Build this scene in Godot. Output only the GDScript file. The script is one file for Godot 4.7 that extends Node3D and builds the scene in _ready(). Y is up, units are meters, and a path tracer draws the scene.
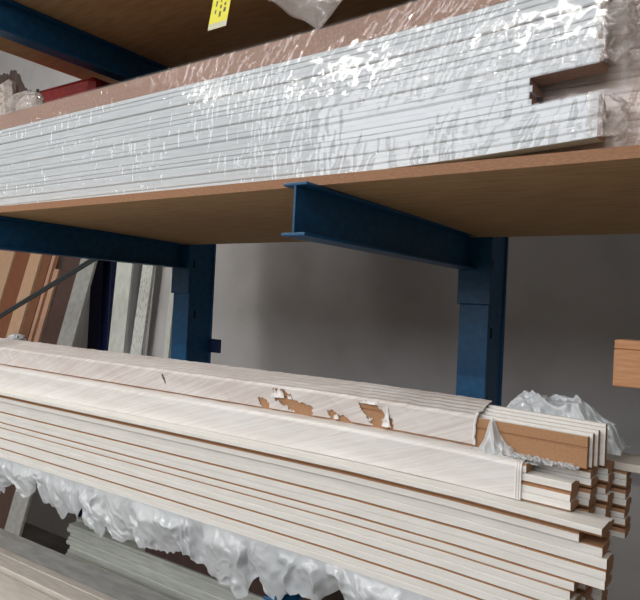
extends Node3D
# Cantilever rack with stacks of primed mouldings. x runs along the boards, y up, -z towards the back wall.

const EYE := 1.6          # camera height above the floor
var M := {}
var rng := RandomNumberGenerator.new()
var used := {}

func _ready():
	rng.seed = 20240611
	setup_camera()
	setup_light()
	make_materials()
	room()
	rack()
	lower_pile()
	upper_packs()
	top_left_goods()
	bottom_goods()
	leaning_boards()
	plastic()
	lamps()

# ---------------------------------------------------------------- camera, sky, light
func setup_camera():
	var c := Camera3D.new()
	c.name = "camera"
	c.fov = rad_to_deg(2.0 * atan(300.0 / 651.0))
	c.near = 0.05
	c.far = 100.0
	c.transform = Transform3D(Basis(Vector3(0.8159, 0.0478, -0.5762), Vector3(-0.0319, 0.9988, 0.0376), Vector3(0.5773, -0.0123, 0.8164)).orthonormalized(), Vector3(0, EYE, 0))
	add_child(c)
	c.current = true

func setup_light():
	var e := Environment.new()
	var sk := ProceduralSkyMaterial.new()
	sk.sky_top_color = Color(0.62, 0.72, 0.85)
	sk.sky_horizon_color = Color(0.85, 0.88, 0.92)
	sk.ground_bottom_color = Color(0.35, 0.34, 0.33)
	sk.ground_horizon_color = Color(0.6, 0.6, 0.6)
	var sky := Sky.new()
	sky.sky_material = sk
	e.background_mode = Environment.BG_SKY
	e.sky = sky
	e.ambient_light_source = Environment.AMBIENT_SOURCE_DISABLED
	e.tonemap_mode = Environment.TONE_MAPPER_LINEAR
	e.tonemap_exposure = 0.45
	e.sdfgi_enabled = true
	e.ssao_enabled = true
	e.ssil_enabled = true
	var w := WorldEnvironment.new()
	w.name = "world_environment"
	w.environment = e
	add_child(w)
	# daylight coming in at the high window band behind the photographer
	area("daylight_window", Vector3(-1.9, 3.6, 4.95), Vector3(-1.9, 2.4, -1.0), Vector2(7.0, 1.5), Color(0.985, 0.985, 1.0), 34.0)

func area(called, at: Vector3, to: Vector3, size: Vector2, col: Color, energy: float):
	var l := AreaLight3D.new()
	l.name = called
	l.area_size = size
	l.light_color = col
	l.light_energy = energy
	l.area_range = 20.0
	l.area_attenuation = 2.0
	l.shadow_enabled = true
	add_child(l)
	var up := Vector3.UP if absf((to - at).normalized().y) < 0.95 else Vector3.RIGHT
	l.look_at_from_position(at, to, up)
	return l

func lamps():
	var row := ["leftmost", "second", "third", "rightmost"]
	for k in 4: batten(Vector3(-5.4 + 1.75 * k, 4.1, 3.4), 11.0, "white fluorescent batten lamp, " + row[k] + " in the row by the window band")
	for k in 3: batten(Vector3(-3.3 + 1.75 * k, 4.1, 0.8), 2.0, "white fluorescent batten lamp, " + ["leftmost", "middle one", "rightmost"][k] + " in the row close to the rack")
	batten(Vector3(-2.55, 4.1, -0.55), 9.0, "added batten lamp turned to light the wall strip beside the rack end", true)  # lamp added to brighten the wall strip left of the rack

func batten(at: Vector3, energy: float, label, turned := false):
	var t = thing("batten_lamp", label, "lamp", at, PI / 2 if turned else 0.0, "ceiling battens")
	obj("body", box_st(Vector3(0, 0.05, 0), Vector3(1.5, 0.06, 0.12)), M.lampbody, t)
	for s in [-1, 1]:
		obj("fluorescent_tube", tube_st(Vector3(-0.72, 0, 0.035 * s), Vector3(0.72, 0, 0.035 * s), 0.013, 10), M.tube, t)
	for s in [-1, 1]:
		obj("suspension_rod", tube_st(Vector3(0.5 * s, 0.08, 0), Vector3(0.5 * s, 0.5, 0), 0.004, 6), M.lampbody, t)
	area("batten_light", at + Vector3(0, -0.02, 0), at + Vector3(0, -1, -0.0001), Vector2(1.45, 0.1) if turned else Vector2(0.1, 1.45), Color(1.0, 0.985, 0.96), energy)

# ---------------------------------------------------------------- naming
func numbered(s: String) -> String:
	used[s] = used.get(s, -1) + 1
	return s if used[s] == 0 else "%s_%03d" % [s, used[s]]

func thing(called, label, category, at := Vector3.ZERO, turn := 0.0, group := ""):
	var o := Node3D.new()
	o.name = numbered(called)
	add_child(o)
	o.position = at
	o.rotation.y = turn
	tag(o, label, category, group)
	return o

func tag(o, label, category, group := "", kind := ""):
	if label: o.set_meta("label", label)
	if category: o.set_meta("category", category)
	if group: o.set_meta("group", group)
	if kind: o.set_meta("kind", kind)
	return o

func obj(called, shape, mat, parent = null, at := Vector3.ZERO):
	var o := MeshInstance3D.new()
	var m = shape
	if shape is SurfaceTool:
		shape.generate_normals()
		m = shape.commit()
	o.mesh = m
	if mat is Array:
		for i in mat.size():
			if i < m.get_surface_count(): o.set_surface_override_material(i, mat[i])
	elif mat:
		o.material_override = mat
	o.position = at
	if parent == null:
		o.name = numbered(called)
		add_child(o)
	else:
		o.name = called
		parent.add_child(o, true)
	return o

func struct(called, shape, mat, at := Vector3.ZERO):
	var o = obj(called, shape, mat, null, at)
	o.set_meta("kind", "structure")
	return o

func P(x: float, y: float, z: float) -> Vector3:   # heights given from the eye
	return Vector3(x, y + EYE, z)

# ---------------------------------------------------------------- shapes
func new_st() -> SurfaceTool:
	var st := SurfaceTool.new()
	st.begin(Mesh.PRIMITIVE_TRIANGLES)
	st.set_smooth_group(-1)
	return st

func quad(st: SurfaceTool, a: Vector3, b: Vector3, c: Vector3, d: Vector3):
	for v in [a, b, c, a, c, d]:
		st.add_vertex(v)

func add_box(st: SurfaceTool, c: Vector3, s: Vector3, bev := 0.0):
	var h := s * 0.5
	if bev <= 0.0:
		var p := []
		for i in 8:
			p.append(c + Vector3(h.x * (1 if i & 1 else -1), h.y * (1 if i & 2 else -1), h.z * (1 if i & 4 else -1)))
		quad(st, p[4], p[6], p[7], p[5])
		quad(st, p[1], p[3], p[2], p[0])
		quad(st, p[2], p[3], p[7], p[6])
		quad(st, p[0], p[4], p[5], p[1])
		quad(st, p[5], p[7], p[3], p[1])
		quad(st, p[0], p[2], p[6], p[4])
		return
	# box with chamfered edges: hull by faces
	var b := minf(bev, minf(h.x, minf(h.y, h.z)) * 0.9)
	var f := func(i: int, ax: int) -> Vector3:
		var sg := Vector3(1 if i & 1 else -1, 1 if i & 2 else -1, 1 if i & 4 else -1)
		var q := h - Vector3(b, b, b)
		q[ax] = h[ax]
		return c + q * sg
	var faces := [[4, 6, 7, 5, 2], [1, 3, 2, 0, 2], [2, 3, 7, 6, 1], [0, 4, 5, 1, 1], [5, 7, 3, 1, 0], [0, 2, 6, 4, 0]]
	for q in faces:
		quad(st, f.call(q[0], q[4]), f.call(q[1], q[4]), f.call(q[2], q[4]), f.call(q[3], q[4]))
	var mid := c
	for ax in 3:
		var o1 := (ax + 1) % 3
		var o2 := (ax + 2) % 3
		for s1 in 2:
			for s2 in 2:
				var i0 := (s1 << o1) | (s2 << o2)
				var i1 := i0 | (1 << ax)
				var a: Vector3 = f.call(i0, o1)
				var bb: Vector3 = f.call(i1, o1)
				var cc: Vector3 = f.call(i1, o2)
				var dd: Vector3 = f.call(i0, o2)
				if (bb - a).cross(dd - a).dot(a - mid) > 0.0: quad(st, a, dd, cc, bb)
				else: quad(st, a, bb, cc, dd)
	for i in 8:
		var a: Vector3 = f.call(i, 0)
		var bb: Vector3 = f.call(i, 1)
		var cc: Vector3 = f.call(i, 2)
		if (bb - a).cross(cc - a).dot(a - mid) > 0.0:
			var tt := bb
			bb = cc
			cc = tt
		st.add_vertex(a)
		st.add_vertex(bb)
		st.add_vertex(cc)

func box_st(c: Vector3, s: Vector3, bev := 0.0) -> SurfaceTool:
	var st := new_st()
	add_box(st, c, s, bev)
	return st

func add_tube(st: SurfaceTool, a: Vector3, b: Vector3, r: float, n: int, r2 := -1.0):
	if r2 < 0.0: r2 = r
	var d := (b - a).normalized()
	var s := d.cross(Vector3.UP if absf(d.y) < 0.9 else Vector3.RIGHT).normalized()
	var t := d.cross(s)
	for i in n:
		var u := s * cos(TAU * i / n) + t * sin(TAU * i / n)
		var v := s * cos(TAU * (i + 1) / n) + t * sin(TAU * (i + 1) / n)
		quad(st, a + u * r, a + v * r, b + v * r2, b + u * r2)
		for q in [a, a + v * r, a + u * r]: st.add_vertex(q)
		for q in [b, b + u * r2, b + v * r2]: st.add_vertex(q)

func tube_st(a: Vector3, b: Vector3, r: float, n: int) -> SurfaceTool:
	var st := new_st()
	add_tube(st, a, b, r, n)
	return st

# a section (z, y) swept along x from x0 to x1 and bent by bend(x); soft[i] says which edges are painted
func sweep(prof: Array, painted: Array, x0: float, x1: float, segs: int, bend: Callable) -> ArrayMesh:
	var sp := new_st()
	var sr := new_st()
	var n := prof.size()
	var xs := []
	for k in segs + 1: xs.append(lerpf(x0, x1, float(k) / segs))
	var np := 0
	for i in n:
		var a: Vector2 = prof[i]
		var b: Vector2 = prof[(i + 1) % n]
		var st := sp if painted[i] else sr
		if painted[i]: np += 1
		for k in segs:
			var d0: float = bend.call(xs[k])
			var d1: float = bend.call(xs[k + 1])
			quad(st, Vector3(xs[k], a.y + d0, a.x), Vector3(xs[k], b.y + d0, b.x), Vector3(xs[k + 1], b.y + d1, b.x), Vector3(xs[k + 1], a.y + d1, a.x))
	var pts := PackedVector2Array(prof)
	var tri := Geometry2D.triangulate_polygon(pts)
	for e in 2:
		var x: float = xs[0] if e == 0 else xs[segs]
		var dy: float = bend.call(x)
		for t in range(0, tri.size(), 3):
			var q := [pts[tri[t]], pts[tri[t + 1]], pts[tri[t + 2]]]
			var area2: float = (q[1] - q[0]).cross(q[2] - q[0])
			if (area2 > 0.0) == (e == 1): q.reverse()
			for v in q: sr.add_vertex(Vector3(x, v.y + dy, v.x))
	sr.generate_normals()
	var am := ArrayMesh.new()
	if np > 0:
		sp.generate_normals()
		sp.commit(am)
	sr.commit(am)
	return am

func flat(_x: float) -> float:
	return 0.0

# moulding lying flat: front edge at z 0, bottom at y 0, moulded face up (or down when flipped)
func trim_profile(w: float, t: float, flip: bool, rawc: float, r: float) -> Array:
	var p := [Vector2(-rawc, 0), Vector2(0, rawc), Vector2(0, t - r), Vector2(-r * 0.35, t - r * 0.35), Vector2(-r, t), Vector2(-w * 0.6, t), Vector2(-w * 0.66, t - 0.0022), Vector2(-w + 0.004, t - 0.0035), Vector2(-w, t - 0.0065), Vector2(-w, 0)]
	var paint := [false, true, true, true, true, true, true, true, false, false]
	if flip:
		var q := []
		var pq := []
		var n := p.size()
		for i in n:
			var v: Vector2 = p[n - 1 - i]
			q.append(Vector2(v.x, t - v.y))
			pq.append(paint[(n - 2 - i + n) % n])
		return [q, pq]
	return [p, paint]

func trim_mesh(x0: float, x1: float, w: float, t: float, flip: bool, bend: Callable, rawc := 0.003, r := 0.0012, rawpaint := false, segs := 12) -> ArrayMesh:
	var pp := trim_profile(w, t, flip, rawc, r)
	if rawpaint:
		for i in pp[1].size():
			var a: Vector2 = pp[0][i]
			var b: Vector2 = pp[0][(i + 1) % pp[0].size()]
			if absf(a.x - b.x) < w * 0.5 and maxf(a.x, b.x) > -0.01: pp[1][i] = true
	return sweep(pp[0], pp[1], x0, x1, segs, bend)

# moulding standing on its edge: raw back faces the front (z 0), moulded face towards the wall
func edge_trim_mesh(x0: float, x1: float, w: float, t: float, bend: Callable, groove := 0.0022, front_painted := false) -> ArrayMesh:
	var p := [Vector2(-t, 0.002), Vector2(-t + 0.002, 0), Vector2(-0.001, 0), Vector2(0, 0.001), Vector2(0, w * 0.6), Vector2(-groove, w * 0.62), Vector2(-groove, w * 0.66), Vector2(0, w * 0.68), Vector2(0, w - 0.001), Vector2(-0.001, w), Vector2(-t + 0.004, w), Vector2(-t, w - 0.003)]
	var n := p.size()
	var paint := []
	for i in n: paint.append(i >= 9 or front_painted and i >= 3)
	return sweep(p, paint, x0, x1, 10, bend)

# sheet of nu x nv cells from fn(u, v); skip(u, v) cuts cells away
func sheet(nu: int, nv: int, fn: Callable, skip = null) -> ArrayMesh:
	var vs := PackedVector3Array()
	var ns := PackedVector3Array()
	vs.resize((nu + 1) * (nv + 1))
	ns.resize(vs.size())
	var uv := PackedVector2Array()
	uv.resize(vs.size())
	for j in nv + 1:
		for i in nu + 1:
			var q := j * (nu + 1) + i
			vs[q] = fn.call(float(i) / nu, float(j) / nv)
			uv[q] = Vector2(float(i) / nu, float(j) / nv)
	var ix := PackedInt32Array()
	for j in nv:
		for i in nu:
			if skip != null and skip.call((i + 0.5) / nu, (j + 0.5) / nv): continue
			var a := j * (nu + 1) + i
			var b := a + 1
			var c := a + nu + 2
			var d := a + nu + 1
			var nn := (vs[b] - vs[a]).cross(vs[d] - vs[a])
			var n2 := (vs[d] - vs[c]).cross(vs[b] - vs[c])
			for k in [a, b, d]: ns[k] -= nn
			for k in [b, c, d]: ns[k] -= n2
			ix.append_array([a, b, d, b, c, d])
	for k in ns.size():
		ns[k] = ns[k].normalized() if ns[k].length_squared() > 0.0 else Vector3.BACK
	var ar := []
	ar.resize(Mesh.ARRAY_MAX)
	ar[Mesh.ARRAY_VERTEX] = vs
	ar[Mesh.ARRAY_NORMAL] = ns
	ar[Mesh.ARRAY_TEX_UV] = uv
	ar[Mesh.ARRAY_INDEX] = ix
	var m := ArrayMesh.new()
	m.add_surface_from_arrays(Mesh.PRIMITIVE_TRIANGLES, ar)
	return m

func noise(seed_, freq: float, ridged := false, oct := 3) -> FastNoiseLite:
	var n := FastNoiseLite.new()
	n.seed = seed_
	n.frequency = freq
	n.noise_type = FastNoiseLite.TYPE_SIMPLEX_SMOOTH
	n.fractal_type = FastNoiseLite.FRACTAL_RIDGED if ridged else FastNoiseLite.FRACTAL_FBM
	n.fractal_octaves = oct
	return n

# ---------------------------------------------------------------- materials
func sm(c: Color, rough: float, metal := 0.0) -> StandardMaterial3D:
	var m := StandardMaterial3D.new()
	m.albedo_color = c
	m.roughness = rough
	m.metallic = metal
	return m

func ntex(seed_, freq: float, stops: Array, cols: Array, oct := 4, size := 512) -> NoiseTexture2D:
	var t := NoiseTexture2D.new()
	t.width = size
	t.height = size
	t.seamless = true
	var n := noise(seed_, freq, false, oct)
	t.noise = n
	var g := Gradient.new()
	g.offsets = PackedFloat32Array(stops)
	g.colors = PackedColorArray(cols)
	t.color_ramp = g
	return t

func tri(m: StandardMaterial3D, tex, scale: Vector3):
	m.albedo_texture = tex
	m.uv1_triplanar = true
	m.uv1_world_triplanar = true
	m.uv1_scale = scale
	return m

func c8(r, g, b) -> Color:
	return Color(r / 255.0, g / 255.0, b / 255.0)

func make_materials():
	M.primer = tri(sm(Color.WHITE, 0.5), ntex(1, 0.02, [0.2, 0.8], [c8(226, 224, 218), c8(235, 233, 229)]), Vector3(0.8, 9, 9))
	M.primer_cool = tri(sm(Color.WHITE, 0.5), ntex(2, 0.02, [0.2, 0.8], [c8(199, 206, 212), c8(210, 217, 222)]), Vector3(0.8, 9, 9))
	M.primer_warm_shade = tri(sm(Color.WHITE, 0.5), ntex(3, 0.03, [0.2, 0.8], [c8(196, 174, 162), c8(212, 192, 182)]), Vector3(0.8, 9, 9))  # white primer with warm shade under the film painted into its colour
	M.mdf = tri(sm(Color.WHITE, 0.85), ntex(4, 0.09, [0.2, 0.5, 0.8], [c8(166, 124, 90), c8(172, 130, 95), c8(178, 137, 101)], 5), Vector3(5, 5, 5))
	M.mdf_dark = tri(sm(Color.WHITE, 0.85), ntex(5, 0.09, [0.2, 0.5, 0.8], [c8(146, 111, 94), c8(158, 123, 106), c8(170, 136, 119)], 5), Vector3(3, 3, 3))
	M.shelf = tri(sm(Color.WHITE, 0.75), ntex(6, 0.03, [0.15, 0.45, 0.55, 0.85], [c8(176, 140, 98), c8(186, 150, 106), c8(188, 152, 108), c8(194, 159, 116)], 5), Vector3(0.5, 2.0, 3.0))
	M.shelf_edge = tri(sm(Color.WHITE, 0.8), ntex(7, 0.08, [0.2, 0.8], [c8(146, 106, 78), c8(164, 122, 92)], 5), Vector3(2, 6, 6))
	M.blue = tri(sm(Color.WHITE, 0.42), ntex(8, 0.02, [0.2, 0.75, 0.9], [c8(8, 72, 114), c8(12, 84, 126), c8(20, 92, 132)]), Vector3(3, 3, 3))
	M.navy = tri(sm(Color.WHITE, 0.5), ntex(9, 0.02, [0.2, 0.8], [c8(10, 26, 62), c8(14, 34, 78)]), Vector3(3, 3, 3))
	M.hole = sm(c8(10, 12, 16), 0.9)
	M.wall = tri(sm(Color.WHITE, 0.9), ntex(10, 0.012, [0.1, 0.45, 0.7, 1.0], [c8(178, 176, 175), c8(188, 186, 186), c8(190, 188, 188), c8(194, 192, 192)], 6), Vector3(0.4, 0.4, 0.4))
	M.floor = tri(sm(Color.WHITE, 0.7), ntex(11, 0.02, [0.1, 0.5, 0.9], [c8(112, 109, 104), c8(124, 121, 116), c8(136, 133, 128)], 6), Vector3(0.5, 0.5, 0.5))
	M.ceiling = sm(c8(130, 130, 128), 0.9)
	M.lampbody = sm(c8(230, 230, 228), 0.5)
	M.tube = sm(c8(250, 248, 240), 0.4)
	M.tube.emission_enabled = true
	M.tube.emission = Color(1.0, 0.985, 0.96)
	M.tube.emission_energy_multiplier = 6.0
	# clear shrink film
	M.clear = sm(Color(1, 1, 1, 0.07), 0.07)
	M.clear.transparency = BaseMaterial3D.TRANSPARENCY_ALPHA
	M.clear.cull_mode = BaseMaterial3D.CULL_DISABLED
	M.clear2 = sm(Color(0.93, 0.90, 0.88, 0.25), 0.14)
	M.clear2.transparency = BaseMaterial3D.TRANSPARENCY_ALPHA
	M.clear2.cull_mode = BaseMaterial3D.CULL_DISABLED
	# milky torn film
	M.milky = sm(c8(222, 228, 233), 0.28)
	M.milky.cull_mode = BaseMaterial3D.CULL_DISABLED
	M.milky.backlight_enabled = true
	M.milky.backlight = Color(0.3, 0.3, 0.3)
	M.milky.transparency = BaseMaterial3D.TRANSPARENCY_ALPHA
	M.milky.albedo_color.a = 0.74
	M.milky.roughness = 0.3
	M.milky.clearcoat_enabled = true
	M.milky.clearcoat = 0.8
	M.milky.clearcoat_roughness = 0.12
	# stretch wrap with drawn-out streaks
	M.wrap = sm(Color.WHITE, 0.32)
	M.wrap.albedo_texture = streak_texture(31, c8(210, 203, 199), c8(220, 215, 212), c8(202, 192, 187))
	M.wrap.cull_mode = BaseMaterial3D.CULL_DISABLED
	M.wrap2 = sm(Color.WHITE, 0.3)
	M.wrap2.albedo_texture = streak_texture(32, c8(226, 223, 220), c8(232, 230, 228), c8(219, 214, 211))
	M.wrap2.cull_mode = BaseMaterial3D.CULL_DISABLED
	M.cuff = sm(c8(236, 232, 230), 0.35)
	M.maroon = tri(sm(Color.WHITE, 0.5), ntex(12, 0.03, [0.2, 0.8], [c8(120, 18, 14), c8(150, 26, 20)]), Vector3(2, 2, 2))
	M.darkbrown = tri(sm(Color.WHITE, 0.6), ntex(13, 0.03, [0.2, 0.8], [c8(40, 24, 18), c8(54, 33, 25)]), Vector3(2, 2, 2))
	M.speckle = tri(sm(Color.WHITE, 0.6), ntex(14, 0.03, [0.2, 0.36, 0.42, 1.0], [c8(140, 124, 114), c8(150, 136, 126), c8(182, 172, 164), c8(192, 184, 177)], 3), Vector3(3, 3, 3))
	M.yellow = sm(Color.WHITE, 0.45)
	M.yellow.albedo_texture = tag_texture()
	M.yellow.cull_mode = BaseMaterial3D.CULL_DISABLED
	M.brace = sm(c8(70, 76, 78), 0.4, 0.5)
	M.grey_panel = tri(sm(Color.WHITE, 0.55), ntex(15, 0.02, [0.2, 0.8], [c8(140, 140, 136), c8(158, 158, 154)]), Vector3(2, 2, 2))
	M.dull = tri(sm(Color.WHITE, 0.4), ntex(16, 0.015, [0.2, 0.6, 0.9], [c8(170, 172, 170), c8(188, 190, 188), c8(202, 203, 201)]), Vector3(1, 2, 3))
	M.green_grey = tri(sm(Color.WHITE, 0.5), ntex(17, 0.02, [0.2, 0.8], [c8(180, 185, 176), c8(198, 203, 195)]), Vector3(0.8, 8, 8))
	M.beige = tri(sm(Color.WHITE, 0.55), ntex(18, 0.02, [0.2, 0.8], [c8(206, 198, 188), c8(220, 214, 205)]), Vector3(0.8, 8, 8))
	M.white_old = tri(sm(Color.WHITE, 0.6), ntex(19, 0.05, [0.1, 0.35, 0.6, 1.0], [c8(150, 152, 144), c8(196, 200, 194), c8(212, 216, 210), c8(224, 226, 222)], 5), Vector3(3, 1, 3))
	M.pale = tri(sm(Color.WHITE, 0.6), ntex(20, 0.02, [0.2, 0.8], [c8(196, 200, 192), c8(212, 215, 208)]), Vector3(2, 1, 2))
	for k in [["wood_red", c8(112, 66, 42), c8(130, 80, 52)], ["wood_beige", c8(176, 142, 114), c8(192, 158, 128)], ["wood_brown", c8(104, 64, 40), c8(122, 78, 50)], ["wood_pink", c8(166, 128, 106), c8(182, 144, 120)], ["wood_dark", c8(64, 44, 38), c8(78, 55, 48)], ["timber", c8(178, 126, 86), c8(194, 144, 104)]]:
		M[k[0]] = tri(sm(Color.WHITE, 0.6), ntex(k[0].hash() % 1000, 0.03, [0.2, 0.8], [k[1], k[2]], 5), Vector3(6, 0.8, 6) if k[0] != "timber" else Vector3(1, 8, 8))
	M.warehouse = sm(c8(160, 156, 150), 0.85)

func streak_texture(seed_, base: Color, light: Color, dark: Color) -> ImageTexture:
	var w := 2048
	var h := 256
	var img := Image.create(w, h, false, Image.FORMAT_RGB8)
	var r := RandomNumberGenerator.new()
	r.seed = seed_
	var n := noise(seed_, 0.02)
	var ang := noise(seed_ + 1, 0.004)
	for y in h:
		for x in w:
			# drawn-out streaks run steeply down to the right, as in stretched film
			var s := n.get_noise_2d((x - y * 1.1) * 2.6, y * 0.12)
			var b := ang.get_noise_2d(x, y * 2.0)
			var k := clampf(0.5 + s * 0.8 + b * 0.6, 0.0, 1.0)
			img.set_pixel(x, y, dark.lerp(base, clampf(k * 2.0, 0, 1)).lerp(light, clampf(k * 2.0 - 1.0, 0, 1)))
	for i in 260:
		var x0 := r.randi_range(0, w - 1)
		var y0 := r.randi_range(0, h - 60)
		var len := r.randi_range(20, 110)
		for k in len:
			var px := (x0 + int(k * 0.75)) % w
			var py := mini(y0 + k, h - 1)
			img.set_pixel(px, py, light.lerp(Color.WHITE, 0.25))
	img.generate_mipmaps()
	return ImageTexture.create_from_image(img)

func tag_texture() -> ImageTexture:
	var img := Image.create(64, 256, false, Image.FORMAT_RGB8)
	img.fill(c8(236, 226, 40))
	img.fill_rect(Rect2i(0, 244, 64, 12), c8(206, 204, 176))
	var r := RandomNumberGenerator.new()
	r.seed = 5
	for c in [14, 30, 44]:
		var y := 20
		while y < 228:
			var l := r.randi_range(5, 14)
			img.fill_rect(Rect2i(c, y, r.randi_range(4, 8), l), c8(70, 68, 20))
			y += l + r.randi_range(3, 9)
	return ImageTexture.create_from_image(img)

# ---------------------------------------------------------------- room
func room():
	struct("floor", box_st(Vector3(-1.5, -0.1, 1.2), Vector3(11.6, 0.2, 8.2)), M.floor)
	struct("wall_back", box_st(Vector3(-1.5, 2.3, -2.7), Vector3(11.4, 4.6, 0.2)), M.wall)
	struct("wall_left", box_st(Vector3(-7.1, 2.3, 1.2), Vector3(0.2, 4.6, 7.6)), M.warehouse)
	struct("wall_right", box_st(Vector3(4.1, 2.3, 1.2), Vector3(0.2, 4.6, 7.6)), M.warehouse)
	struct("ceiling", box_st(Vector3(-1.5, 4.7, 1.2), Vector3(11.6, 0.2, 8.2)), M.ceiling)
	var st := new_st()   # front wall round the window band
	add_box(st, Vector3(-6.2, 2.3, 5.1), Vector3(1.6, 4.6, 0.2))
	add_box(st, Vector3(2.8, 2.3, 5.1), Vector3(2.4, 4.6, 0.2))
	add_box(st, Vector3(-1.9, 4.475, 5.1), Vector3(7.0, 0.25, 0.2))
	add_box(st, Vector3(-1.9, 1.425, 5.1), Vector3(7.0, 2.85, 0.2))
	struct("wall_front", st, M.warehouse)

# ---------------------------------------------------------------- rack
const ORD := ["first", "second", "third", "fourth", "fifth", "sixth", "seventh", "eighth", "ninth", "tenth", "eleventh", "twelfth", "thirteenth", "fourteenth", "fifteenth", "sixteenth"]
const COLS := [-1.952, -0.725, 0.5]
const LIFT := [0.885, 0.232, -0.45, -1.13]   # tops of the arms

func sag(x: float) -> float:      # free right ends hang down a little
	return -0.012 * pow(maxf(0.0, (x + 0.7) / 0.5), 2.0) if x < 0.2 else -0.04

func rack():
	var where := ["left of the grey wall panel", "between the two wall areas under the middle shelf", "beyond the right picture edge"]
	for i in 3:
		var x: float = COLS[i]
		var t = thing("rack_column", "blue steel rack column " + ["by the leaning boards, farthest from the board ends", "nearest the board ends, carrying the arm with the open I-shaped tip", "in the next bay beyond the board ends"][i], "rack column", Vector3(x, 0, -1.87))
		obj("front_flange", box_st(Vector3(0, 1.7, 0.064), Vector3(0.09, 3.4, 0.012), 0.002), M.blue, t)
		obj("rear_flange", box_st(Vector3(0, 1.7, -0.064), Vector3(0.09, 3.4, 0.012), 0.002), M.blue, t)
		obj("web", box_st(Vector3(0.012, 1.7, 0), Vector3(0.055, 3.4, 0.116)), M.blue, t)
		obj("foot_plate", box_st(Vector3(0, 0.008, 0.1), Vector3(0.18, 0.016, 0.5), 0.003), M.blue, t)
		# slotted holes in the side
		for k in 14:
			obj("slot", box_st(Vector3(0.0402, 0.35 + 0.2 * k, 0.045 if k % 2 else 0.03), Vector3(0.002, 0.03, 0.008)), M.hole, t)
		# end plate step beside the arm
		for y in LIFT:
			obj("arm_plate", box_st(Vector3(0, y + EYE - 0.09, 0.075), Vector3(0.1, 0.22, 0.01), 0.002), M.blue, t)
		if i == 0:
			obj("stop_lug", box_st(Vector3(0.07, EYE - 0.175, -0.06), Vector3(0.07, 0.055, 0.01), 0.002), M.navy, t)
		for lv in 4:
			var y: float = LIFT[lv] + EYE
			if i == 2 and lv == 2: y = -0.1035 + EYE
			var a = new_st()
			var L := 0.845
			var hgt := 0.1
			var zt := -0.955
			var xo := x - (0.02 if i == 1 else 0.0)
			var arm := Node3D.new()
			arm.name = "arm"
			t.add_child(arm, true)
			arm.position = Vector3(xo - x, y, zt + 1.87)
			obj("top_flange", box_st(Vector3(0, -0.003, -L / 2), Vector3(0.056, 0.006, L), 0.0012), M.blue, arm)
			obj("bottom_flange", box_st(Vector3(0, -hgt + 0.003, -L / 2), Vector3(0.056, 0.006, L), 0.0012), M.blue, arm)
			obj("web", box_st(Vector3(0, -hgt / 2, -L / 2), Vector3(0.005, hgt - 0.011, L - 0.002), 0.0008), M.blue, arm)
	# chipboard shelves
	shelf(0.232, 0.0185, "chipboard shelf under the film wrapped mouldings", -2.36, 0.7, 0.007, M.shelf)
	shelf(0.886, 0.0185, "top chipboard shelf, only its underside showing above the wrapped pack", -2.36, 0.7, 0.0, M.shelf)
	shelf(-1.129, 0.0185, "lowest chipboard shelf under the grey film covered boards", -1.99, 0.7, 0.0, M.shelf)
	# diagonal brace at the left
	var b = thing("rack_brace", "dark steel diagonal brace bar crossing the leaning wooden boards", "brace", P(-3.26, 0.02, -2.0))
	var st := new_st()
	var dirv := Vector3(-2.7 + 3.9, 0.176 + 0.134 + 0.15, 0).normalized()
	obj("bar", tube_st(-dirv * 0.75, dirv * 0.62, 0.012, 8), M.brace, b)
	obj("bar_edge", tube_st(-dirv * 0.75 + Vector3(0.003, -0.014, 0.006), dirv * 0.62 + Vector3(0.003, -0.014, 0.006), 0.006, 6), M.brace, b)

func shelf(y: float, t: float, label, x0, x1, drop, mat):
	var n := 24
	var st := new_st()
	var se := new_st()
	var zf := -0.9985
	var zb := -1.797
	var cols := 16
	var f := func(i, j, top) -> Vector3:
		var x := lerpf(x0, x1, float(i) / n)
		var z := lerpf(zf, zb, float(j) / cols)
		return Vector3(x, (t if top else 0.0) - drop * pow(float(j) / cols, 2.0), z)
	for i in n:
		for j in cols:
			quad(st, f.call(i, j, true), f.call(i, j + 1, true), f.call(i + 1, j + 1, true), f.call(i + 1, j, true))
			quad(st, f.call(i, j, false), f.call(i + 1, j, false), f.call(i + 1, j + 1, false), f.call(i, j + 1, false))
		quad(se, f.call(i, 0, false), f.call(i, 0, true), f.call(i + 1, 0, true), f.call(i + 1, 0, false))
		quad(se, f.call(i + 1, cols, false), f.call(i + 1, cols, true), f.call(i, cols, true), f.call(i, cols, false))
	for j in cols:
		quad(se, f.call(0, j + 1, false), f.call(0, j + 1, true), f.call(0, j, true), f.call(0, j, false))
		quad(se, f.call(n, j, false), f.call(n, j, true), f.call(n, j + 1, true), f.call(n, j + 1, false))
	var t0 = thing("shelf_board", label, "shelf", Vector3(0, y + EYE + 0.0005, 0))
	obj("board", st, mat, t0)
	obj("edge", se, M.shelf_edge, t0)

# ---------------------------------------------------------------- lower pile of mouldings
func put_trim(called, label, group, x0, x1, ytop, t, zf, flip, w := 0.047, mats := [], rawc := 0.003, bend = null):
	var xc: float = (x0 + x1) * 0.5
	var bd := func(x: float) -> float: return sag(x + xc)
	if bend != null: bd = bend
	var m := trim_mesh(x0 - xc, x1 - xc, w, t, flip, bd, rawc, 0.0012)
	var o = obj(called, m, mats if mats else [M.primer, M.mdf], null, P(xc, ytop - t, zf))
	tag(o, label, "moulding", group)
	return o

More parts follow.
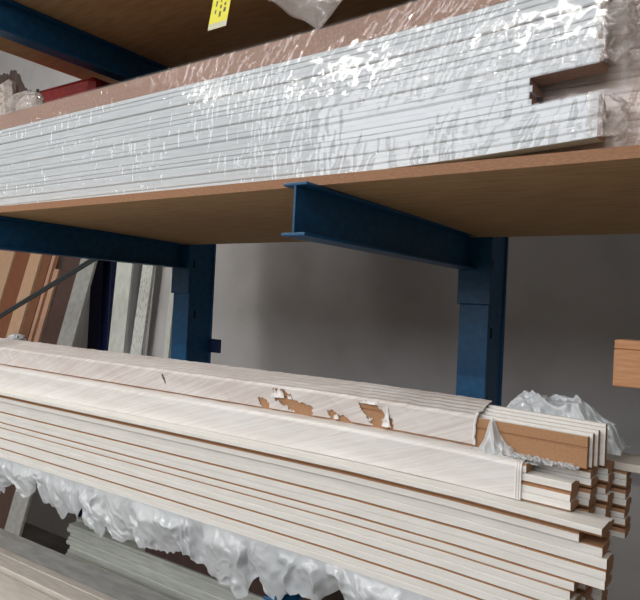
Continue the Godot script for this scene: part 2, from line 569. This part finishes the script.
func lower_pile():
	# front stack: [top, thickness, right end, face down?, front]
	var rows := [
		["topmost of the front stack, jutting forward as a ledge", -0.2640, 0.0115, -0.1845, false, -0.936],
		["second of the front stack, its end cut back under the ledge", -0.2780, 0.0145, -0.2150, true, -0.944],
		["third of the front stack, below the one cut back", -0.2925, 0.0145, -0.1858, true, -0.951],
		["fourth of the front stack", -0.3070, 0.0145, -0.1795, false, -0.950],
		["fifth of the front stack", -0.3222, 0.0136, -0.1800, true, -0.949],
		["sixth of the front stack, last of those reaching far right", -0.3358, 0.0136, -0.1810, false, -0.950],
		["seventh of the front stack, its brown end set back from those above", -0.3500, 0.0132, -0.2200, true, -0.950],
		["eighth of the front stack, ending at the bottom right of the picture", -0.3638, 0.0132, -0.2250, true, -0.950],
		["ninth of the front stack", -0.3770, 0.0132, -0.2200, false, -0.949],
		["tenth of the front stack", -0.3910, 0.0132, -0.2300, true, -0.950],
		["eleventh of the front stack", -0.4042, 0.0132, -0.2200, false, -0.950],
		["twelfth of the front stack", -0.4182, 0.0130, -0.2250, true, -0.950],
		["bottom one of the front stack above the torn film", -0.4312, 0.0130, -0.2300, false, -0.950]]
	for r in rows:
		put_trim("primed_plank", "white primed moulding, " + r[0], "mouldings in the front stack", r[3] - 2.4, r[3], r[1], r[2], r[5], r[4], 0.08 if r[5] == -0.936 else 0.047, [], 0.0035 if r[5] > -0.945 else 0.0014)
	# four wrapped mouldings behind the ledge
	var g := ["topmost under the white wrap, behind the ledge", "with its bare end just out of the wrap, uppermost of three", "with its bare end out of the wrap, middle of three", "with its bare end out of the wrap, lowest of three"]
	for k in 4:
		put_trim("wrapped_primed_plank", "white moulding " + g[k], "mouldings in the white wrap behind the ledge", -2.62, [-0.30, -0.2349, -0.2360, -0.2349][k], -0.209 - 0.0137 * k, 0.0135, -0.974, [true, false, true, false][k])
	# columns behind, of which the ends show
	var ends := [[-1.0245, -0.2205, "second row from the front"], [-1.075, -0.2075, "third row from the front"], [-1.1255, -0.1885, "fourth row from the front"]]
	for c in 3:
		var e = ends[c]
		var y := -0.2085 if c < 2 else -0.2220
		var k := 0
		while y > -0.43:
			var t := 0.0136
			put_trim("rear_primed_plank", "white moulding with brown end, " + ORD[k] + " from top in the " + e[2], "mouldings in the " + e[2], e[1] - 2.4, (e[1] if c < 2 or k < 7 else -0.27) + (rng.randf() - 0.5) * 0.004, y, t, e[0], k % 2 == 0, 0.0465, [], 0.0045)
			y -= t + (0.0004 if k % 2 == 0 else 0.0030)
			k += 1
	# bundle of mouldings standing on edge on top, raw backs to the front
	for k in 5:
		var zf := -1.010 - 0.0142 * k
		var xe: float = [-0.2235, -0.2195, -0.2150, -0.2080, -0.2110, -0.2200][k]
		var xs := xe - 2.4
		var xc := (xs + xe) * 0.5
		var m := edge_trim_mesh(xs - xc, xe - xc, 0.047 + 0.0036 * k, 0.0132, func(x: float) -> float: return sag(x + xc) * 0.9, 0.0022 if k == 0 else 0.0, k > 0)
		var o = obj("upright_primed_plank", m, [M.primer, M.mdf], null, P(xc, -0.2070, zf))
		tag(o, "moulding on edge on top of the lower pile, " + ["brown raw back facing the front", "second from the front", "third from the front", "fourth from the front", "hindmost and tallest", ""][k], "moulding", "mouldings on edge on the lower pile")
	# plank pushed out to the right behind the bundle
	var pk = put_trim("grey_plank", "pale grey plank sticking out to the right behind the bundle on edge", "", -0.95, 0.35, -0.2095, 0.0122, -1.1245, false, 0.11, [M.beige, M.beige], 0.001, func(x: float) -> float: return maxf(sag(minf(x - 0.3, -0.19)), -0.0128))
	tag(pk, "", "plank")
	# stretch wrap round the bundle
	bundle_wrap()
	group_wrap()
	# timber in the next bay
	var tb = thing("timber_beam", "short orange brown timber beam end in front of the wall at the right edge", "timber", P(-0.2105, -0.1, -1.1))
	obj("beam", box_st(Vector3(1.2, 0.029, -0.03), Vector3(2.4, 0.058, 0.06), 0.0015), M.timber, tb)
	obj("cap_strip", box_st(Vector3(1.2, 0.0655, -0.031), Vector3(2.4, 0.0145, 0.058), 0.0015), M.timber, tb)

func bundle_wrap():
	# film: up the front face, over the top; tears show the raw backs
	var x0 := -2.45
	var x1 := -0.395
	var nz := noise(51, 14.0, true, 3)
	var nf := noise(52, 60.0)
	var ntear := noise(53, 45.0, false, 3)
	# outline of the tears: centre x, centre height (0 bottom .. 1 top), half sizes
	var tears := [[-0.785, 0.60, 0.024, 0.36], [-0.752, 0.30, 0.036, 0.30], [-0.845, 0.26, 0.015, 0.22], [-0.585, 0.60, 0.030, 0.36], [-0.575, 0.30, 0.024, 0.38], [-0.675, 0.20, 0.014, 0.22], [-0.655, 0.12, 0.012, 0.14], [-1.13, 0.66, 0.005, 0.2]]
	var H := 0.0475
	var D := 0.071
	var total := H + D
	var f := func(u: float, v: float) -> Vector3:
		var x := lerpf(x0, x1, u)
		var s := 0.004 + v * (total - 0.004)
		var y: float
		var z: float
		if s < H:
			y = s
			z = 0.0018
		else:
			y = H + 0.0016 + 0.2535 * (s - H) + 0.0006 * sin((s - H) / 0.0142 * TAU)
			z = 0.0014 - (s - H)
		var d := nz.get_noise_2d(x * 1.0 + y * 0.9, s * 0.5) * 0.0011
		if s < H: z += d + 0.0011
		else: y += d + 0.0006
		return Vector3(x, y + sag(x) * 0.9, z)
	var cut := func(u: float, v: float) -> bool:
		var s := 0.004 + v * (total - 0.004)
		if s > H * 0.96: return false
		var x := lerpf(x0, x1, u)
		for t in tears:
			var q := Vector2((x - t[0] - (0.5 - s / H) * 0.03) / t[2], (s / H - t[1]) / t[3])
			if q.length() + ntear.get_noise_2d(x, s) * 0.45 < 0.92: return true
		return false
	var w = thing("stretch_wrap", "whitish stretch film sleeve with torn holes round the bundle on edge", "film", P(0, -0.2075, -1.010))
	obj("sleeve", sheet(820, 70, f, cut), M.wrap, w)
	# thick rolled end of the sleeve and loose lips at the tears
	var st := new_st()
	var last := Vector3.ZERO
	for k in 13:
		var v := k / 12.0 * 0.62
		var p: Vector3 = f.call(1.0, v) + Vector3(rng.randf_range(-0.002, 0.002), 0, 0.0012 if v < 0.19 else 0.0)
		if v >= 0.19: p.y += 0.0012
		if k > 0: add_tube(st, last, p, 0.0022, 6)
		last = p
	obj("rolled_end", st, M.cuff, w)
	for t in [[-0.802, 0.044, 0.034, 0.020], [-0.770, 0.038, 0.014, 0.012], [-0.556, 0.034, 0.020, 0.036], [-0.590, 0.047, 0.05, 0.008], [-0.662, 0.014, 0.012, 0.012]]:
		obj("torn_lip", scrap(rng.randi(), t[2], t[3], 0.006), M.cuff, w, Vector3(t[0], t[1] - t[3] * 0.8, 0.0035))
	for t in 5:
		var s2 := new_st()
		var b0 := Vector3(-0.392 + 0.006 * t, 0.049 + sag(-0.39) * 0.9, -0.14 - 0.008 * t)
		add_tube(s2, b0, b0 + Vector3(rng.randf_range(-0.012, 0.014), 0.014 + 0.008 * rng.randf(), 0), 0.0022, 5, 0.0008)
		obj("frayed_tuft", s2, M.cuff, w)

# a small crumpled bit of film, width w, height h, base at the origin
func scrap(seed_, w: float, h: float, amp: float) -> ArrayMesh:
	var n := noise(seed_, 40.0, true, 3)
	var e := noise(seed_ + 3, 55.0)
	var f := func(u: float, v: float) -> Vector3:
		var top := 0.55 + 0.9 * e.get_noise_1d(u * w) + 0.35 * sin(u * PI)
		var x := (u - 0.5) * w * (1.0 - 0.35 * v)
		var y := v * h * top
		return Vector3(x, y, absf(n.get_noise_2d(x, y)) * amp)
	return sheet(16, 12, f)

func group_wrap():
	var x0 := -2.6
	var x1 := -0.3063
	var nz := noise(61, 7.0, true, 3)
	var H := 0.0555
	var D := 0.043
	var total := H + D
	var f := func(u: float, v: float) -> Vector3:
		var x := lerpf(x0, x1, u)
		var s := v * total
		var r := 0.006
		var y: float
		var z: float
		if s < H - r:
			y = s
			z = 0.0016
		elif s < H:
			var a := (s - H + r) / r * PI * 0.5
			y = H - r + r * sin(a)
			z = 0.0016 - r + r * cos(a)
		else:
			y = H
			z = 0.0016 - r - (s - H)
		var d := nz.get_noise_2d(x, s * 2.0) * 0.0010 + 0.0008
		if s < H: z += d
		else: y += d
		return Vector3(x, y + 0.0008 + sag(x), z)
	var w = thing("stretch_wrap", "smooth white stretch film sleeve round the row behind the ledge", "film", P(0, -0.2642, -0.974))
	obj("sleeve", sheet(520, 40, f), M.wrap2, w)
	var st := new_st()
	for q in 3:
		var last := Vector3.ZERO
		for k in 11:
			var v := k / 10.0 * 0.9
			var p: Vector3 = f.call(1.0 - q * 0.0016, v)
			if v * total < H: p.z += 0.0008
			else: p.y += 0.0008
			if k > 0: add_tube(st, last, p, 0.0012, 5)
			last = p
	obj("rolled_end", st, M.cuff, w)
	# torn flap standing up at the end of the sleeve
	var tri_f := noise(63, 25.0, true, 2)
	var flap := func(u: float, v: float) -> Vector3:
		var x := lerpf(-0.395, -0.285, u)
		var peak := 0.038 * exp(-pow((x + 0.366) / 0.010, 2.0)) + 0.022 * exp(-pow((x + 0.352) / 0.026, 2.0))
		var y := 0.054 + sag(x) + peak * v
		var z := lerpf(-0.006, -0.033, v) + tri_f.get_noise_2d(x, v * 0.05) * 0.006
		return Vector3(x, y + 0.003 * absf(tri_f.get_noise_2d(x * 2.0, v * 0.1)), z)
	obj("torn_flap", sheet(60, 14, flap), M.milky, w)
	var crumb := func(u: float, v: float) -> Vector3:
		var x := lerpf(-0.33, -0.232, u)
		return Vector3(x, 0.0575 + sag(x) + 0.007 * absf(tri_f.get_noise_2d(x * 3.0, v * 0.12)), lerpf(-0.008, -0.046, v))
	obj("loose_fold", sheet(40, 14, crumb), M.milky, w)

# ---------------------------------------------------------------- upper packs
func lift(x: float) -> float:
	return 0.018 * pow(maxf(0.0, (x + 0.58) / 0.57), 2.0)

func upper_packs():
	var t := 0.01112
	var w := 0.047
	# front pack
	var a = thing("wrapped_pack", "long pack of white mouldings in clear shrink film along the middle shelf front", "pack", P(-0.22, 0.251, -1.002), -0.021)
	for k in 22:
		var xe := 0.0
		if k < 6: xe = -0.0075
		elif k < 10: xe = -0.106 - 0.004 * (k % 2)
		else: xe = -0.002 - 0.003 * ((k * 7) % 4)
		var m := trim_mesh(-2.41, xe, w, t - 0.0001, (k % 2 == 0) == (k < 10), lift, 0.0024 if k % 4 != 1 else 0.0032, 0.0009, true)
		obj("primed_plank", m, [M.primer_cool, M.mdf_dark], a, Vector3(0, t * k, (0.0 if k < 10 else 0.0006) - 0.0008 * (k % 3)))
	for k in 4:
		var m := edge_trim_mesh(-2.41, -0.01 - 0.01 * k, 0.046, 0.0108, lift, 0.0)
		obj("raw_plank", m, [M.primer_cool, M.mdf_dark], a, Vector3(0, t * 22, -0.0015 - 0.0112 * k))
	obj("shrink_film", front_film(71, -2.43, 0.001, 0.292, true), M.clear, a)
	for e in [[0.112, 0.30, -0.002, 81], [0.0, 0.066, -0.0075, 82]]:
		obj("film_end", end_film(e[3], e[0], e[1], e[2]), M.clear2, a)
	# second pack, reaching past the right edge of the picture
	var b = thing("wrapped_pack", "film wrapped pack of white mouldings behind, warm shade in its colour, showing past the front pack's end", "pack", P(0.75, 0.251, -1.067))
	for k in 22:
		var m := trim_mesh(-1.70, -0.004 * (k % 3), w, t - 0.0001, k % 2 == 0, flat, 0.003, 0.0009, true, 1)
		obj("primed_plank", m, [M.primer_warm_shade, M.mdf_dark], b, Vector3(0, t * k, -0.0008 * (k % 3)))
	obj("shrink_film", front_film(72, -1.3, 0.0, 0.246, false), M.clear2, b)
	var c = thing("wrapped_pack", "hindmost film wrapped pack on the middle shelf, hidden behind the others", "pack", P(-0.1, 0.251, -1.118))
	for k in 22:
		var m := trim_mesh(-2.41, -0.004 * (k % 3), w, t - 0.0001, k % 2 == 0, flat, 0.003, 0.0009, true, 1)
		obj("primed_plank", m, [M.primer_warm_shade, M.mdf_dark], c, Vector3(0, t * k, 0))

# shrink film pulled over the front of a pack, with drawn wrinkles
func front_film(seed_, x0: float, x1: float, H: float, notch: bool) -> ArrayMesh:
	var r := RandomNumberGenerator.new()
	r.seed = seed_
	var dx := 0.002
	var nu := int((x1 - x0) / dx)
	var nv := int(H / 0.002)
	var hf := PackedFloat32Array()
	hf.resize((nu + 1) * (nv + 1))
	var dens := noise(seed_ + 5, 3.0)
	var soft := noise(seed_ + 6, 34.0, false, 2)
	for j in nv + 1:
		for i in nu + 1:
			hf[j * (nu + 1) + i] = 0.0016 + 0.00032 * soft.get_noise_2d(i * dx, j * dx * 0.6)
	var made := 0
	while made < int(1500 * (x1 - x0)):
		var cx := r.randf() * nu
		var cy := r.randf() * nv
		if dens.get_noise_2d(cx * dx, cy * 0.005) * 1.2 + r.randf_range(-0.45, 0.35) < 0.0: 
			made += 1
			continue
		made += 1
		var len := r.randf_range(4.0, 26.0)
		var ang := deg_to_rad(r.randf_range(58.0, 96.0))
		if cy > nv * 0.84: ang = deg_to_rad(r.randf_range(40.0, 62.0))
		var d := Vector2(cos(ang), sin(ang))
		var wd := r.randf_range(0.6, 1.3)
		var amp := r.randf_range(0.0008, 0.0032) * (1.0 if r.randf() < 0.7 else -0.6)
		var steps := int(len * 2)
		for s in steps:
			var q := Vector2(cx, cy) + d * (s * 0.5 - len * 0.5)
			var fade := sin(PI * (s + 0.5) / steps)
			for oy in range(-1, 2):
				for ox in range(-2, 3):
					var ix := int(round(q.x)) + ox
					var iy := int(round(q.y)) + oy
					if ix < 0 or iy < 0 or ix > nu or iy > nv: continue
					var dist := absf((Vector2(ix, iy) - q).dot(Vector2(-d.y, d.x)))
					var g := amp * fade * exp(-dist * dist / (wd * wd))
					var k := iy * (nu + 1) + ix
					var base := hf[k]
					if g > 0.0: hf[k] = maxf(base, 0.0016 + g)
					else: hf[k] = minf(base, maxf(0.0006, 0.0016 + g))
	var lf := notch
	var f := func(u: float, v: float) -> Vector3:
		var i := int(round(u * nu))
		var j := int(round(v * nv))
		var x := x0 + u * (x1 - x0)
		return Vector3(x, v * H + (lift(x) if lf else 0.0), maxf(hf[j * (nu + 1) + i], 0.0011) + 0.0012)
	var cut = null
	if notch:
		cut = func(u: float, v: float) -> bool:
			var x := x0 + u * (x1 - x0)
			var y := v * H
			return x > -0.112 and y > 0.0675 and y < 0.1105
	return sheet(nu, nv, f, cut)

# bunched film round the end of a bundle
func end_film(seed_, y0: float, y1: float, xe: float) -> ArrayMesh:
	var n := noise(seed_, 28.0, true, 4)
	var n2 := noise(seed_ + 1, 12.0, false, 3)
	var path := [Vector2(xe - 0.012, 0.0045), Vector2(xe + 0.002, 0.004), Vector2(xe + 0.012, -0.004), Vector2(xe + 0.019, -0.018), Vector2(xe + 0.02, -0.034), Vector2(xe + 0.012, -0.044), Vector2(xe + 0.02, -0.048)]
	var f := func(u: float, v: float) -> Vector3:
		var q := u * (path.size() - 1.001)
		var i := int(q)
		var p: Vector2 = path[i].lerp(path[i + 1], q - i)
		var y := lerpf(y0, y1, v)
		var a := n.get_noise_3d(p.x, y, p.y) * 0.018
		var b := n2.get_noise_3d(p.x, y * 0.7, p.y) * 0.022
		var ed := smoothstep(0.0, 0.25, u)
		return Vector3(p.x + (a + b + 0.004) * ed, y + lift(p.x) + b * 0.4 * ed, p.y + absf(a) * 0.5 * (1.0 - ed))
	return sheet(60, int((y1 - y0) / 0.0035), f)

# ---------------------------------------------------------------- goods seen at the top left and on top, plus unseen added packs
func crumple_blob(seed_, size: Vector3, rough: float, freq := 1.6) -> ArrayMesh:
	var n := noise(seed_, freq, true, 4)
	var f := func(u: float, v: float) -> Vector3:
		var th := u * TAU
		var ph := (v - 0.5) * PI
		var d := Vector3(cos(ph) * cos(th), sin(ph), cos(ph) * sin(th))
		var p := Vector3(signf(d.x) * pow(absf(d.x), 0.7), signf(d.y) * pow(absf(d.y), 0.7), signf(d.z) * pow(absf(d.z), 0.7))
		var r := 1.0 + rough * n.get_noise_3dv(d)
		return Vector3(p.x * size.x * r, maxf(p.y * r, -0.95) * size.y + size.y * 0.95, p.z * size.z * r) * 0.5
	return sheet(72, 40, f)

func top_left_goods():
	# red bundle behind the packs, its paper torn at the top
	var t = thing("red_bundle", "dark red wrapped bundle with torn brown paper behind the upper pack", "bundle", P(-2.315, 0.2505, -1.5))
	obj("body", box_st(Vector3(0, 0.262, 0), Vector3(0.67, 0.524, 0.28), 0.02), M.maroon, t)
	var e := noise(91, 7.0, false, 3)
	var f := func(u: float, v: float) -> Vector3:
		var x := lerpf(-0.36, 0.30, u)
		var top := 0.525 + 0.10 * (1.0 - smoothstep(-0.16, -0.06, x)) + 0.02 * e.get_noise_1d(x) + 0.014 * e.get_noise_1d(x * 6.0) - 0.13 * smoothstep(0.0, 0.12, x)
		return Vector3(x, lerpf(0.1, top, v), 0.158 + 0.01 * e.get_noise_2d(x, v) - 0.02 * v)
	obj("torn_paper", sheet(90, 10, f), M.darkbrown, t)
	# unseen pack added on the middle shelf to keep light off the wall
	var dp = thing("added_blocker_pack", "unseen brown pack added at the back of the middle shelf to block light", "pack", P(-0.62, 0.2505, -1.6))
	for k in 4: obj("blocker_layer", box_st(Vector3(0, 0.0625 + 0.1255 * k, 0), Vector3(2.45, 0.125, 0.3), 0.004), M.mdf_dark, dp)
	# speckled foam pieces lying on the pack
	var a = obj("foam_packet", box_st(Vector3(0, 0.09, 0), Vector3(0.15, 0.18, 0.05), 0.018), M.speckle, null, P(-2.125, 0.519, -1.143))
	a.rotation.z = 0.2
	tag(a, "flat speckled whitish packet standing behind the pack at the top left", "packet")
	var b = obj("foam_packet", crumple_blob(93, Vector3(0.12, 0.135, 0.06), 0.05), M.speckle, null, P(-1.975, 0.5, -1.142))
	tag(b, "smaller rounded pale packet beside the speckled packet at the top left", "packet")
	# crumpled clear film at the pack's left end
	var cf = obj("film_bunch", crumple_blob(94, Vector3(0.14, 0.05, 0.05), 0.3), M.clear2, null, P(-1.86, 0.5445, -1.055))
	tag(cf, "bunched clear film on the pack's edge at the left picture border", "film")
	# plastic bag lying over the pack
	var bag = thing("plastic_bag", "crumpled translucent grey plastic bag hanging over the top of the upper pack", "bag", P(-0.765, 0.546, -1.03))
	obj("bag_body", bag_mesh(95), M.bagfilm if M.has("bagfilm") else M.clear2, bag)
	# unseen packs added on the top shelf so their left end shades the wall
	for q in [[-1.62, "left unseen pack added on the top shelf to shade the wall"], [-0.12, "right unseen pack added on the top shelf to shade the wall"]]:
		var sp = thing("added_shade_pack", q[1], "pack", P(q[0], 0.9055, -1.42))
		for k in 6: obj("blocker_layer", box_st(Vector3(0, 0.035 + 0.0705 * k, 0), Vector3(1.48, 0.07, 0.7), 0.003), M.beige, sp)
	# yellow label strip hanging from the top level
	var st = sheet(2, 24, func(u: float, v: float) -> Vector3:
		return Vector3((u - 0.5) * 0.046 + 0.018 * (1.0 - v), -0.29 * v + 0.29 + 0.006 * (u - 0.5) * v, 0.006 * sin(v * 7.0)))
	var y = thing("yellow_tag", "yellow printed label strip hanging from the top shelf", "label", P(-1.005, 0.588, -0.993), 0.2)
	obj("strip", st, M.yellow, y)

func bag_mesh(seed_) -> ArrayMesh:
	var n := noise(seed_, 7.0, true, 3)
	var f := func(u: float, v: float) -> Vector3:
		var th := u * TAU
		# v 0 at the rounded bottom, 1 at the gathered top
		var rr := sin(clampf(v * 1.15, 0.0, 1.0) * PI * 0.62) * (1.0 - 0.3 * smoothstep(0.75, 1.0, v))
		var y := 0.2 * v
		var p := Vector3(cos(th) * 0.125 * rr, y, sin(th) * 0.05 * rr)
		p.x += -0.06 * v + 0.05 * (1.0 - v) * 0.0
		var k := n.get_noise_3dv(p * 1.0 + Vector3(0, 1, 0))
		return p * (1.0 + 0.22 * k) + Vector3(0.02 * k, 0, 0.02 * k)
	return sheet(64, 40, f)

# ---------------------------------------------------------------- goods on the lowest level
func bottom_goods():
	var g = thing("board_bundle", "dull grey film covered board bundle on the lowest level, behind the white edge", "boards", P(-1.35, -1.11, -1.19), 0.02)
	for k in 5: obj("board", box_st(Vector3(0, 0.03 + 0.061 * k, 0), Vector3(2.5, 0.06, 0.098), 0.003), M.dull, g)
	var h = thing("board_bundle", "pale grey stack of narrow boards at the bottom left corner", "boards", P(-1.4, -1.11, -1.095), 0.02)
	for k in 4:
		for j in 3: obj("board", box_st(Vector3(0.004 * j, 0.0385 + 0.0775 * k + (0.003 if k == 3 and j == 2 else 0.0), -0.028 + 0.0285 * j), Vector3(2.5, 0.076, 0.0275), 0.002), M.beige, h)
	var i = thing("board_bundle", "beige wide boards at the bottom left edge, nearest the camera", "boards", P(-1.4, -1.11, -0.99), 0.02)
	for k in 5: obj("board", box_st(Vector3(0, 0.03 + 0.061 * k, 0), Vector3(2.5, 0.06, 0.105), 0.003), M.beige, i)
	var j = thing("plank_stack", "greenish grey stack of mouldings deep on the lowest level", "mouldings", P(-0.72, -1.11, -1.33))
	for k in 24:
		var m := trim_mesh(-1.2 - 0.01 * ((k * 5) % 3), 1.2, 0.047, 0.0142, k % 2 == 0, flat, 0.0035, 0.001, true, 1)
		obj("primed_plank", m, [M.green_grey, M.mdf_dark], j, Vector3(0, 0.0144 * k, 0.0))
		if k > 12:
			obj("primed_plank", m, [M.green_grey, M.mdf_dark], j, Vector3(-0.03, 0.0144 * k, -0.049))
	var st = obj("brown_offcut", box_st(Vector3(0, 0.02, 0), Vector3(1.0, 0.04, 0.12), 0.002), M.wood_dark, null, P(-1.05, -0.764, -1.395))
	tag(st, "dark brown offcut lying on the greenish grey mouldings", "offcut")

# ---------------------------------------------------------------- boards leaning on the wall
func lean(called, label, x: float, w: float, ytop: float, th: float, mat, z0: float, slope: float, side: float, cat := "board"):
	# stands on the floor, leans back by slope and sideways by side
	var L := sqrt(pow(ytop + EYE, 2.0) * (1.0 + slope * slope + side * side))
	var o = obj(called, box_st(Vector3(0, L / 2, 0), Vector3(w, L, th), minf(0.002, th * 0.2)), mat, null, Vector3(x, 0, z0))
	var up := Vector3(side, 1.0, -slope).normalized()
	var rt := Vector3(1, 0, 0)
	rt = (rt - up * rt.dot(up)).normalized()
	o.basis = Basis(rt, up, rt.cross(up))
	tag(o, label, cat, "boards leaning on the wall")
	return o

func leaning_boards():
	var zb := -1.93
	var s := 0.235
	var rows := [
		[-4.24, 0.20, "wood_beige", "pale wooden board leaning at the far left picture edge"],
		[-4.03, 0.19, "wood_red", "reddish brown board leaning left of the broad beige one"],
		[-3.86, 0.13, "wood_beige", "broad beige board leaning between two brown boards"],
		[-3.745, 0.09, "wood_brown", "brown board leaning right of the broad beige one"],
		[-3.675, 0.035, "wood_pink", "thin pinkish board leaning, third from the dark wide one"],
		[-3.635, 0.032, "wood_brown", "thin brown strip leaning between two thin pale ones"],
		[-3.585, 0.05, "wood_pink", "short thin pale board leaning next to the dark wide one"],
		[-3.46, 0.17, "wood_dark", "wide dark brown board leaning left of the grey panel"],
		[-3.295, 0.15, "grey_panel", "grey panel leaning in front of the dark blue post"]]
	var k := 0
	for r in rows:
		lean("leaning_board", r[3], r[0] - 0.10, r[1] - 0.004, 0.55 if k != 6 else 0.16, 0.018, M[r[2]], zb + (0.012 if k in [2, 6, 8] else 0.0), s, 0.03)
		k += 1
	var pst = thing("blue_post", "dark blue steel post standing behind the leaning boards", "post", Vector3(-3.41, 0, -2.53))
	obj("post", box_st(Vector3(0, 1.4, 0), Vector3(0.2, 2.8, 0.1), 0.004), M.navy, pst)
	obj("foot_plate", box_st(Vector3(0, 0.006, 0), Vector3(0.24, 0.012, 0.12)), M.navy, pst)
	obj("rib", box_st(Vector3(0.03, 1.4, 0.056), Vector3(0.02, 2.8, 0.012), 0.002), M.navy, pst)
	lean("pale_plank", "pale greenish panel leaning right beside the dark blue post", -3.15, 0.14, 0.5, 0.016, M.pale, -2.35, 0.06, 0.0)
	lean("pale_plank", "weathered white plank leaning across the pale panels", -2.945, 0.09, 0.5, 0.02, M.white_old, -2.26, 0.08, 0.04)
	lean("pale_plank", "grey beige panel leaning behind the weathered white plank", -2.83, 0.17, 0.5, 0.016, M.wall, -2.37, 0.06, 0.01)
	lean("pale_plank", "narrow white edge strip leaning beside the farther blue column", -2.72, 0.04, 0.5, 0.018, M.pale, -2.35, 0.06, 0.0)

# ---------------------------------------------------------------- loose plastic
func plastic():
	# torn film hanging from under the front stack
	var n := noise(101, 9.0, true, 2)
	var n4 := noise(110, 30.0, true, 2)
	var n2 := noise(102, 5.0, false, 2)
	var n3 := noise(109, 9.0, false, 3)
	var hem := noise(103, 3.2, false, 2)
	var hem2 := noise(104, 15.0, false, 3)
	var notches := [[-1.515, 0.016, 0.030], [-1.335, 0.010, 0.045], [-1.24, 0.014, 0.022], [-1.66, 0.02, 0.02], [-0.79, 0.022, 0.055], [-0.98, 0.03, 0.012], [-0.60, 0.02, 0.03]]
	var f := func(u: float, v: float) -> Vector3:
		var x := lerpf(-2.5, -0.22, u)
		var L := 0.098 + 0.050 * hem.get_noise_1d(x) + 0.022 * hem2.get_noise_1d(x)
		for q in notches: L -= q[2] * exp(-pow((x - q[0]) / q[1], 2.0))
		var y := -v * L
		var wx := x + 0.05 * n3.get_noise_2d(x, y) + y * 0.5
		var fold := n.get_noise_2d(wx, y * 0.3)
		var big := n2.get_noise_2d(wx, y * 0.8)
		var mid := n3.get_noise_2d(wx + 3.0, y * 0.7)
		var z := 0.004 + smoothstep(0.0, 0.35, v) * (0.012 * fold + 0.014 * big + 0.005 * mid + 0.006) + 0.0005 * n4.get_noise_2d(x, y) - 0.018 * v * v
		return Vector3(x + 0.02 * big * v, y + 0.004 * fold * v + sag(x), z)
	var w = thing("torn_film", "torn crumpled white plastic film hanging under the front stack", "film", P(0, -0.4395, -0.949))
	obj("sheet", sheet(1100, 60, f), M.milky, w)
	# heap of film behind the bundle's right end
	var nh := noise(105, 16.0, true, 4)
	var heap := func(u: float, v: float) -> Vector3:
		var x := lerpf(-0.41, -0.195, u)
		var env := smoothstep(0.0, 0.22, u) * (1.0 - 0.5 * smoothstep(0.62, 0.9, u) - 0.5 * smoothstep(0.9, 1.0, u))
		var a := sin(PI * v)
		var k := nh.get_noise_2d(x, v * 0.12)
		return Vector3(x, (0.066 * env + 0.008) * pow(a, 0.5) * (1.0 + 0.16 * k), lerpf(0.028, -0.06, v) + 0.014 * k)
	var hp = thing("film_heap", "crumpled white film heap behind the right end of the bundle on edge", "film", P(0, -0.2075, -1.135))
	obj("sheet", sheet(70, 40, heap), M.milky, hp)
	# torn strip hanging at the right end of the pile
	var ns := noise(106, 22.0, true, 3)
	var strip := func(u: float, v: float) -> Vector3:
		var z := lerpf(0.02, -0.06, u)
		var y := -v * (0.12 + 0.05 * ns.get_noise_1d(z * 2.0))
		return Vector3(0.022 * ns.get_noise_2d(z, y) + 0.014 * v, y, z)
	var hs = thing("film_strip", "torn film strip hanging down at the right end of the lower pile", "film", P(-0.168, -0.2075, -1.17))
	obj("sheet", sheet(24, 40, strip), M.clear2, hs)
	var wad = obj("film_wad", crumple_blob(107, Vector3(0.09, 0.036, 0.06), 0.35), M.clear2, null, P(-0.10, -0.2212, -1.19))
	tag(wad, "small crumpled clear film wad lying on the grey plank at right", "film")
	var wad2 = obj("film_wad", crumple_blob(108, Vector3(0.05, 0.03, 0.04), 0.3), M.milky, null, P(-1.98, -0.161, -1.14))
	tag(wad2, "small white film wad on the bundle at the left picture edge", "film")
